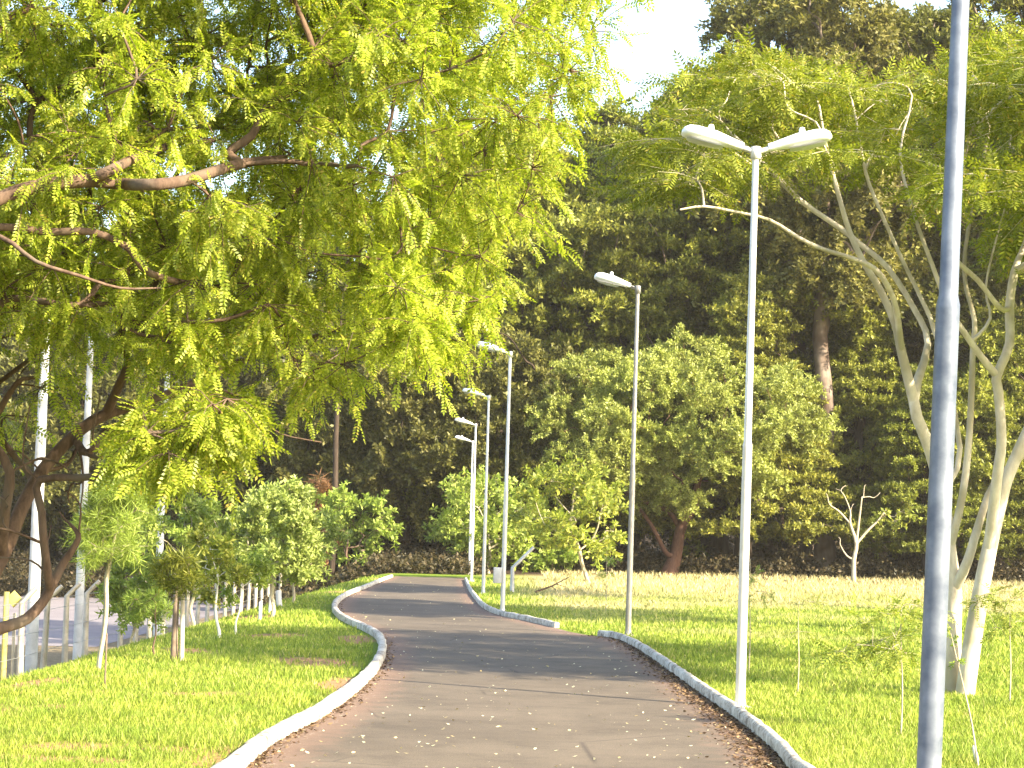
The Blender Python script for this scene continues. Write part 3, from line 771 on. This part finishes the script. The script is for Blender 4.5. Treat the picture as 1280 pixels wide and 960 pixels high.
small('young_tree', 'tall feathery young tree like a pine standing left of the staked tree', 'tree', 122, 838, 600, 72, 52, 'bark_sap', 'leaf_young', T_NEEDLE, .52, 22, .065, 8, 8, .06, .1, .1, .010, YG)
small('young_tree', 'low flat topped shrubby sapling just left of the two brown stakes', 'tree', 192, 820, 742, 56, 53, 'bark_brown', 'leaf_young', T_STRAP, .68, 8, .12, 5, 5, 0, .4, .15, .02, YG)
small('young_tree', 'yellowish green young tree on a leaning whitewashed stem', 'tree', 273, 797, 662, 74, 54, 'bark_white', 'leaf_yellow', T_SPRIG, .42, 12, .10, 7, 7, -.06, .3, .1, .016, YG)
small('young_tree', 'thin young tree with a curved pale stem beside the leaning whitewashed stem', 'tree', 294, 794, 690, 60, 55, 'bark_white', 'leaf_young', T_SPRIG, .45, 9, .12, 6, 6, .05, .3, .1, .016, YG)
small('young_tree', 'grey green bushy young tree, the tallest and fullest of the verge row', 'tree', 338, 772, 604, 105, 56, 'bark_sap', 'leaf_grey', T_SPRIG, .28, 34, .075, 8, 8, 0, .3, .1, .014, YG)
small('young_tree', 'bushy young tree behind and right of the fullest grey green one', 'tree', 364, 754, 622, 85, 57, 'bark_sap', 'leaf_grey', T_SPRIG, .3, 24, .08, 8, 8, .03, .3, .1, .014, YG)
small('young_tree', 'young tree with large light green drooping leaves, farthest right of the verge row', 'tree', 388, 732, 628, 80, 58, 'bark_sap', 'leaf_young', T_TUFT, .33, 20, .10, 7, 7, .08, .5, .2, .016, YG)
small('young_tree', 'small bright green sapling right at the foot of the verge row', 'tree', 391, 727, 690, 20, 59, 'bark_white', 'leaf_young', T_SPRIG, .4, 5, .18, 5, 5, 0, .3, .1, .02, YG)
small('young_tree', 'leafy young tree in front of the car park between the poles', 'tree', 170, 806, 650, 90, 60, 'bark_sap', 'leaf_young', T_SPRIG, .35, 18, .085, 7, 7, 0, .3, .1, .012, YG, base=at_depth(170, 44))
small('young_tree', 'green young tree filling the gap between the poles and the yellowish one', 'tree', 245, 790, 620, 100, 61, 'bark_sap', 'leaf_young', T_SPRIG, .35, 24, .08, 8, 7, 0, .3, .1, .012, YG, base=at_depth(245, 42))
small('small_tree', 'slender yellow green tree with an open crown and leaning stem by the dry grass', 'tree', 737, 728, 578, 130, 62, 'bark_sap', 'leaf_yellow', T_TUFT, .22, 26, .06, 7, 6, -.18, .1, .0, .016)
small('small_tree', 'bushy yellow green tree behind the cluster of far lamp posts', 'tree', 624, 706, 590, 130, 63, 'bark_sap', 'leaf_young', T_TUFT, .2, 38, .07, 8, 7, -.05, .2, .1, .016, base=np.array([(618-640)/F*88, 88., 0]))
small('small_tree', 'low green bushy tree left of the path end against the dark wood', 'tree', 440, 706, 605, 90, 64, 'bark_brown', 'leaf_young', T_TUFT, .15, 26, .08, 7, 6, 0, .2, .1, .016, base=np.array([(440-640)/F*86, 86., -.2]))
small('shrub', 'small yellowish shrub at the foot of the reddish trunk', 'shrub', 866, 716, 682, 44, 65, 'bark_brown', 'leaf_yellow', T_TUFT, .1, 10, .25, 6, 5, 0, .2, .1, .02)
small('shrub', 'small green shrub left of the open crowned slender tree', 'shrub', 690, 716, 680, 44, 66, 'bark_brown', 'leaf_young', T_TUFT, .1, 9, .25, 6, 5, 0, .2, .1, .02)
# bare pale tree
b = G(1067, 727); T = Tree(70); s_ = b[1]/F
def q(u, v, dy=0): return ((u-1067)*s_, dy, (727-v)*s_)
t0 = T.limb([q(1067, 732), q(1067, 700), q(1070, 680)], [.12, .10, .085])
T.limb([q(1062, 655), q(1048, 640, .1), q(1036, 632)], [.055, .04, .02], t0[2])
T.limb([q(1073, 650), q(1075, 625, -.2)], [.05, .02], t0[2])
T.limb([q(1085, 662), q(1097, 650), q(1108, 634)], [.055, .04, .02], t0[2])
T.limb([q(1058, 695), q(1050, 682)], [.04, .02], t0[1])
T.limb([q(1062, 640), q(1055, 622)], [.03, .015], 3)
T.attach([q(1105, 640), q(1118, 645, .17), q(1128, 636, -.2), q(1040, 630), q(1078, 622), q(1068, 630, .3)], startmin=2)
T.attach([q(u_, v_, .2) for u_, v_ in ((1032, 618), (1044, 612), (1058, 608), (1082, 606), (1092, 622), (1048, 672), (1100, 615))], startmin=2)
T.build_wood(.010, .45, 7); T.foliage(T_TUFT, .30, .45, 5, 4, clumps=[q(1105, 645), q(1118, 650, .2), q(1128, 640, -.2)], twig=True, tw_r=.01)
T.finish('bare_tree', 'small almost leafless white barked tree in front of the dark wood', 'tree', 'bark_sap', 'leaf_yellow', tuple(b))
# saplings in the meadow
SG = 'thin saplings planted in the right meadow'
def sapling(u, v, top, side, seed, label, leaf='leaf_yellow', ncl=5, w=40, size=.16, T_=T_PIN, lean=0):
    b = G(u, v); s_ = b[1]/F; H = (v-top)*s_; T = Tree(seed); r = T.r
    T.limb([(0, 0, -.05), (lean*H*.3+.01, 0, H*.33), (lean*H*.6, .01, H*.66), (lean*H, 0, H)], [.009, .007, .005, .003])
    cs = [((side+r.uniform(-1, 1)*w)*s_*k_, r.normal(0, .15), H*r.uniform(.55, 1)) for k_ in np.linspace(.3, 1, ncl)] if ncl else []
    if ncl: T.attach(cs, startmin=2, arch=.15)
    T.build_wood(.0022, .3, 5)
    if ncl: T.foliage(T_, size, .17, 5, 4, droop=.2, flat=.3, hang=.1, twig=True, tw_r=.002)
    else: T.foliage(T_SPRIG, .07, .06, 3, 2, clumps=[(lean*H, 0, H*.97), (lean*H*.8, 0, H*.8)], twig=False)
    return T.finish('sapling', label, 'sapling', 'bark_sap', leaf, tuple(b), SG)
sapling(1126, 918, 762, -20, 81, 'leafy yellow green sapling with spreading fronds left of the foreground pole', ncl=12, w=70, size=.16)
sapling(997, 866, 750, 0, 82, 'bare thin sapling stem between the twin headed lamp and the leafy sapling', ncl=2, w=12, size=.08)
sapling(936, 840, 700, 0, 83, 'thin sapling standing just right of the twin headed lamp pole', 'leaf_young', 4, 26, .1)
sapling(757, 768, 690, 0, 84, 'very thin sapling left of the tall single lamp post', 'leaf_young', 3, 10, .12)
sapling(1224, 962, 795, 0, 85, 'leaning thin sapling stem at the lower right corner near a white stake', 'leaf_young', 0, lean=-.22)
sapling(1262, 880, 740, -15, 86, 'sapling with yellow green leaf tufts right of the cream stems', ncl=7, w=36, size=.14)
b = G(1223, 958); g = Geo(); g.tube([(0, 0, -.05), (0, 0, .14), (0, 0, .16)], [.018, .016, .006], 8); o = g.obj('stake', M['white_pole'], None, True); o.location = b; o.rotation_euler = (0, R(-14), 0); tag(o, 'short white stake in the grass at the lower right corner', 'stake')
# stakes on left verge
WG = 'stakes on the left verge'
for u, v, h, w, ln, mt, lab in ((131, 858, 66, .010, 0, 'wood', 'thin dark metal stake standing alone low on the left verge'),
        (216, 826, 92, .035, 1, 'wood', 'brown wooden stake, left one of the pair at the drooping young tree'),
        (227, 828, 84, .03, -1, 'concrete', 'pale stake, right one of the pair at the drooping young tree'),
        (325, 776, 24, .035, 0, 'white_pole', 'short white stake left of the fullest grey green young tree'),
        (337, 766, 22, .035, 3, 'white_pole', 'short white stake at the foot of the fullest grey green young tree'),
        (349, 758, 20, .07, -5, 'white_pole', 'stubby broad white marker on the verge near the road curve')):
    b = G(u, v); g = Geo(); H = h*b[1]/F; g.tube([(0, 0, -.1), (0, 0, H-.02), (0, 0, H)], [w, w*.9, w*.5], 8)
    o = g.obj('stake', M[mt], None, True); o.location = b; o.rotation_euler = (0, R(ln), 0); tag(o, lab, 'stake', WG)
# fallen branch
g = Geo(); b = G(690, 742); g.tube([b+[-.5, 0, .03], b+[0, .1, .22], b+[.5, .1, .5]], [.03, .022, .01], 6); g.tube([b+[0, .1, .22], b+[.1, -.2, .1]], [.015, .008], 5); g.tube([b+[.1, .1, .28], b+[.4, .3, .2]], [.015, .006], 5)
o = g.obj('fallen_branch', M['bark_brown'], None, True); tag(o, 'dead forked branch lying on the dry grass near the slender tree', 'branch')

# ------------------------------------------------------------------ the wood behind
ORD = ['leftmost', 'second', 'third', 'fourth', 'fifth', 'sixth', 'seventh', 'eighth', 'ninth', 'tenth', 'eleventh', 'twelfth', 'thirteenth', 'fourteenth', 'fifteenth', 'sixteenth', 'seventeenth', 'eighteenth', 'nineteenth', 'twentieth']
protos = {
    'gum': [('gum_tree', gen(101, 31, 15, 5.2, 120, 1.5, 9, 11, .62, T_SPRIG, .5, flat=.8, droop=.7, hang=.4, profile='tall', rtip=.03), 'bark_gum', 'leaf_gum'),
            ('gum_tree', gen(102, 28, 9, 5.6, 120, 1.5, 9, 11, .62, T_SPRIG, .45, flat=.8, droop=.7, hang=.4, profile='tall', rtip=.03), 'bark_gum', 'leaf_gum')],
    'cedar': [('cedar_tree', gen(103, 19, 3.5, 6.5, 190, 1.3, 10, 11, .5, T_SPRIG, .45, flat=.2, droop=.05, hang=.05, profile='cone', rtip=.03), 'bark_dark', 'leaf_cedar')],
    'dense': [('broadleaf_tree', gen(104, 14, 2.5, 5.5, 150, 1.3, 10, 11, .55, T_SPRIG, .4, flat=.6, rtip=.03), 'bark_dark', 'leaf_dark')],
}
first = {}
protos['layer'] = [('layered_tree', gen(105, 21, 11, 7.5, 90, 1.7, 12, 12, .5, T_SPRIG, .3, flat=.2, droop=.05, hang=.1, rtip=.025), 'bark_gum', 'leaf_cedar')]
protos['edge'] = [('edge_tree', gen(106, 9.5, 1.2, 4.6, 120, 1.0, 11, 11, .42, T_SPRIG, .2, flat=.35, droop=.15, hang=.1, rtip=.02), 'bark_dark', 'leaf_cedar')]
def wood(kind, var, u, d, sc, labk):
    nm, T, bk, lf = protos[kind][var]
    if (kind, var) not in first:
        o = T.finish(nm, '', 'tree', bk, lf); first[(kind, var)] = o
    else: o = copy_tree(first[(kind, var)])
    p = P(u, 700, d); o.location = (p[0], p[1], float(terrain(p[0], p[1]))); o.rotation_euler[2] = (u*.37+d*1.7) % 6.28; o.scale = (sc, sc, sc*random.uniform(.95, 1.06))
    return o
rows = {
  'tall grey trunked gum tree towering behind the meadow': ('gum', [(1034, 101, .95), (958, 106, 1.), (905, 108, .95), (1100, 110, 1.05), (1165, 104, .95), (1235, 110, 1.05), (1310, 103, 1.), (865, 122, .95), (1395, 110, 1.1), (1010, 128, 1.1), (1190, 128, 1.1)]),
  'dark flat layered evergreen in the wood': ('cedar', [(560, 106, 1.2), (655, 108, 1.22), (752, 118, 1.38), (722, 114, 1.2), (605, 120, 1.3), (690, 122, 1.3), (385, 114, 1.2), (290, 118, 1.25), (180, 116, 1.2), (60, 118, 1.2), (-40, 116, 1.2), (790, 104, .8), (930, 100, .8), (1075, 103, .7), (470, 110, 1.), (1250, 100, .72), (1160, 98, .55)]),
  'tall lighter green layered tree of the wood': ('layer', [(790, 108, 1.0), (1000, 107, .95), (715, 112, 1.05)]),
  'mid green bushy tree behind cream stems': ('edge', [(1135, 104, .95), (1215, 101, 1.05), (1300, 103, 1.1)]),
  'dense dark broadleaf tree massed in the wood': ('dense', [(500, 100, .9), (575, 118, .95), (380, 104, 1.05), (300, 108, 1.1), (620, 98, .8), (200, 112, 1.1), (100, 108, 1.15), (0, 114, 1.1), (880, 112, .9), (980, 106, .8), (1120, 108, .85), (1290, 106, .9), (740, 106, .8), (-90, 108, 1.2), (1200, 112, .9), (430, 120, 1.2)]),
}
for lab, (kind, items) in rows.items():
    items = sorted(items)
    for k, (u, d, sc) in enumerate(items):
        var = k % len(protos[kind])
        o = wood(kind, var, u, d, sc, lab)
        tag(o, f"{lab}, {ORD[k]} of its kind from the left" if k else f"{lab}, leftmost of its kind", 'tree', {'gum': 'tall gum trees of the wood', 'cedar': 'layered evergreens of the wood', 'dense': 'dark broadleaf trees of the wood', 'layer': 'light layered trees of the wood', 'edge': 'mid green trees at the wood edge'}[kind])
for x_, y_, lb in ((19, 31, 'nearer of the two tall gums standing to the right of the meadow, outside the view'), (17.8, 47, 'farther of the two tall gums standing to the right of the meadow, outside the view')):
    o = copy_tree(first[('gum', 0)]); o.location = (x_, y_, 0); o.scale = (.95, .95, .9); tag(o, lb, 'tree', 'tall gum trees of the wood')
# bare trunk and rust bush at left
p = P(415, 700, 90); T = Tree(120); T.limb([(0, 0, -.2), (.05, 0, 3), (0, .1, 6), (.05, 0, 9), (.1, 0, 12)], [.15, .14, .12, .1, .06]); T.attach([(1.2, .3, 11.5), (-1.2, 0, 12), (.3, .8, 13), (-.5, -.6, 10.6)], startmin=2)
T.build_wood(.03); T.foliage(T_SPRIG, .5, 1.1, 10, 8, hang=.3); T.finish('slim_tree', 'slim dark trunk rising in front of the dark wood left of the path end', 'tree', 'bark_dark', 'leaf_gum', (p[0], p[1], 0))
p = P(400, 700, 92); T = gen(121, 4.4, 1.2, .8, 14, .5, 8, 8, .4, T_STRAP, .16, flat=.8, droop=.9, hang=.6, profile='tall', rtip=.02)
T.finish('rusty_palm', 'rusty brown tuft of dead fronds hanging on a trunk in the dark wood', 'tree', 'bark_brown', 'leaf_rust', (p[0], p[1], 0))
# undergrowth: one mass of scrub along the edge of the wood
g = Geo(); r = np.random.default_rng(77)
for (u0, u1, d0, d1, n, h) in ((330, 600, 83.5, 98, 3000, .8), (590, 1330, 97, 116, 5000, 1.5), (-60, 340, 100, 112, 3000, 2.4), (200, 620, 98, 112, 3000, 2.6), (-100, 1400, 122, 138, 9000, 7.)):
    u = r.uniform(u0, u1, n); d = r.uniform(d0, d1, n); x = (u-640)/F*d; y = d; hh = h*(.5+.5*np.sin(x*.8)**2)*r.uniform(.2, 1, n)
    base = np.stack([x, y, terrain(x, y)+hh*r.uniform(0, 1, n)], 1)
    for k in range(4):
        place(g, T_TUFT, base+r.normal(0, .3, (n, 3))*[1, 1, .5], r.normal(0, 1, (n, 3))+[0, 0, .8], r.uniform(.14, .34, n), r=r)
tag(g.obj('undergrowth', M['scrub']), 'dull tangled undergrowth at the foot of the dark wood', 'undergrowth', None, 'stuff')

# thin haze volume, added to lift the dark tones of the wood
m, nt, out = mat('haze')
pv = nt.nodes.new('ShaderNodeVolumePrincipled'); pv.inputs['Color'].default_value = (.93, .86, .74, 1); pv.inputs['Density'].default_value = .00022
nt.links.new(pv.outputs[0], out.inputs['Volume'])
g = Geo(); g.box((0, 80, 18.5), (1000, 500, 22)); hz = g.obj('haze', m); tag(hz, 'thin pale haze added over the whole park to lift the dark tones', 'haze', None, 'stuff')
# ------------------------------------------------------------------ light
w = bpy.data.worlds.new('World'); scene.world = w; w.use_nodes = True; nt = w.node_tree
SUN_EL, az = R(31), math.atan2(.82, -.57)      # azimuth from +Y clockwise of the direction towards the sun
sky = nt.nodes.new('ShaderNodeTexSky'); sky.sky_type = 'NISHITA'; sky.sun_disc = False
sky.sun_elevation = SUN_EL; sky.sun_rotation = az; sky.air_density = 1.2; sky.dust_density = 2
bg = nt.nodes['Background']; bg.inputs[1].default_value = .15; nt.links.new(sky.outputs[0], bg.inputs[0])
sd = bpy.data.lights.new('sun', 'SUN'); sd.energy = 5; sd.angle = R(.5); sd.color = (1, .885, .66)
so = bpy.data.objects.new('sun', sd); col.objects.link(so)
dirv = Vector((-.82*math.cos(SUN_EL), .57*math.cos(SUN_EL), -math.sin(SUN_EL)))
so.rotation_euler = dirv.to_track_quat('-Z', 'Y').to_euler(); so.location = (20, -15, 30)
scene.view_settings.view_transform = 'Standard'; scene.view_settings.look = 'None'
scene.view_settings.exposure = 2.0; scene.view_settings.gamma = 1
cy = scene.cycles; cy.max_bounces = 6; cy.diffuse_bounces = 4; cy.glossy_bounces = 2; cy.transmission_bounces = 3; cy.caustics_reflective = False; cy.caustics_refractive = False
cy.use_denoising = True
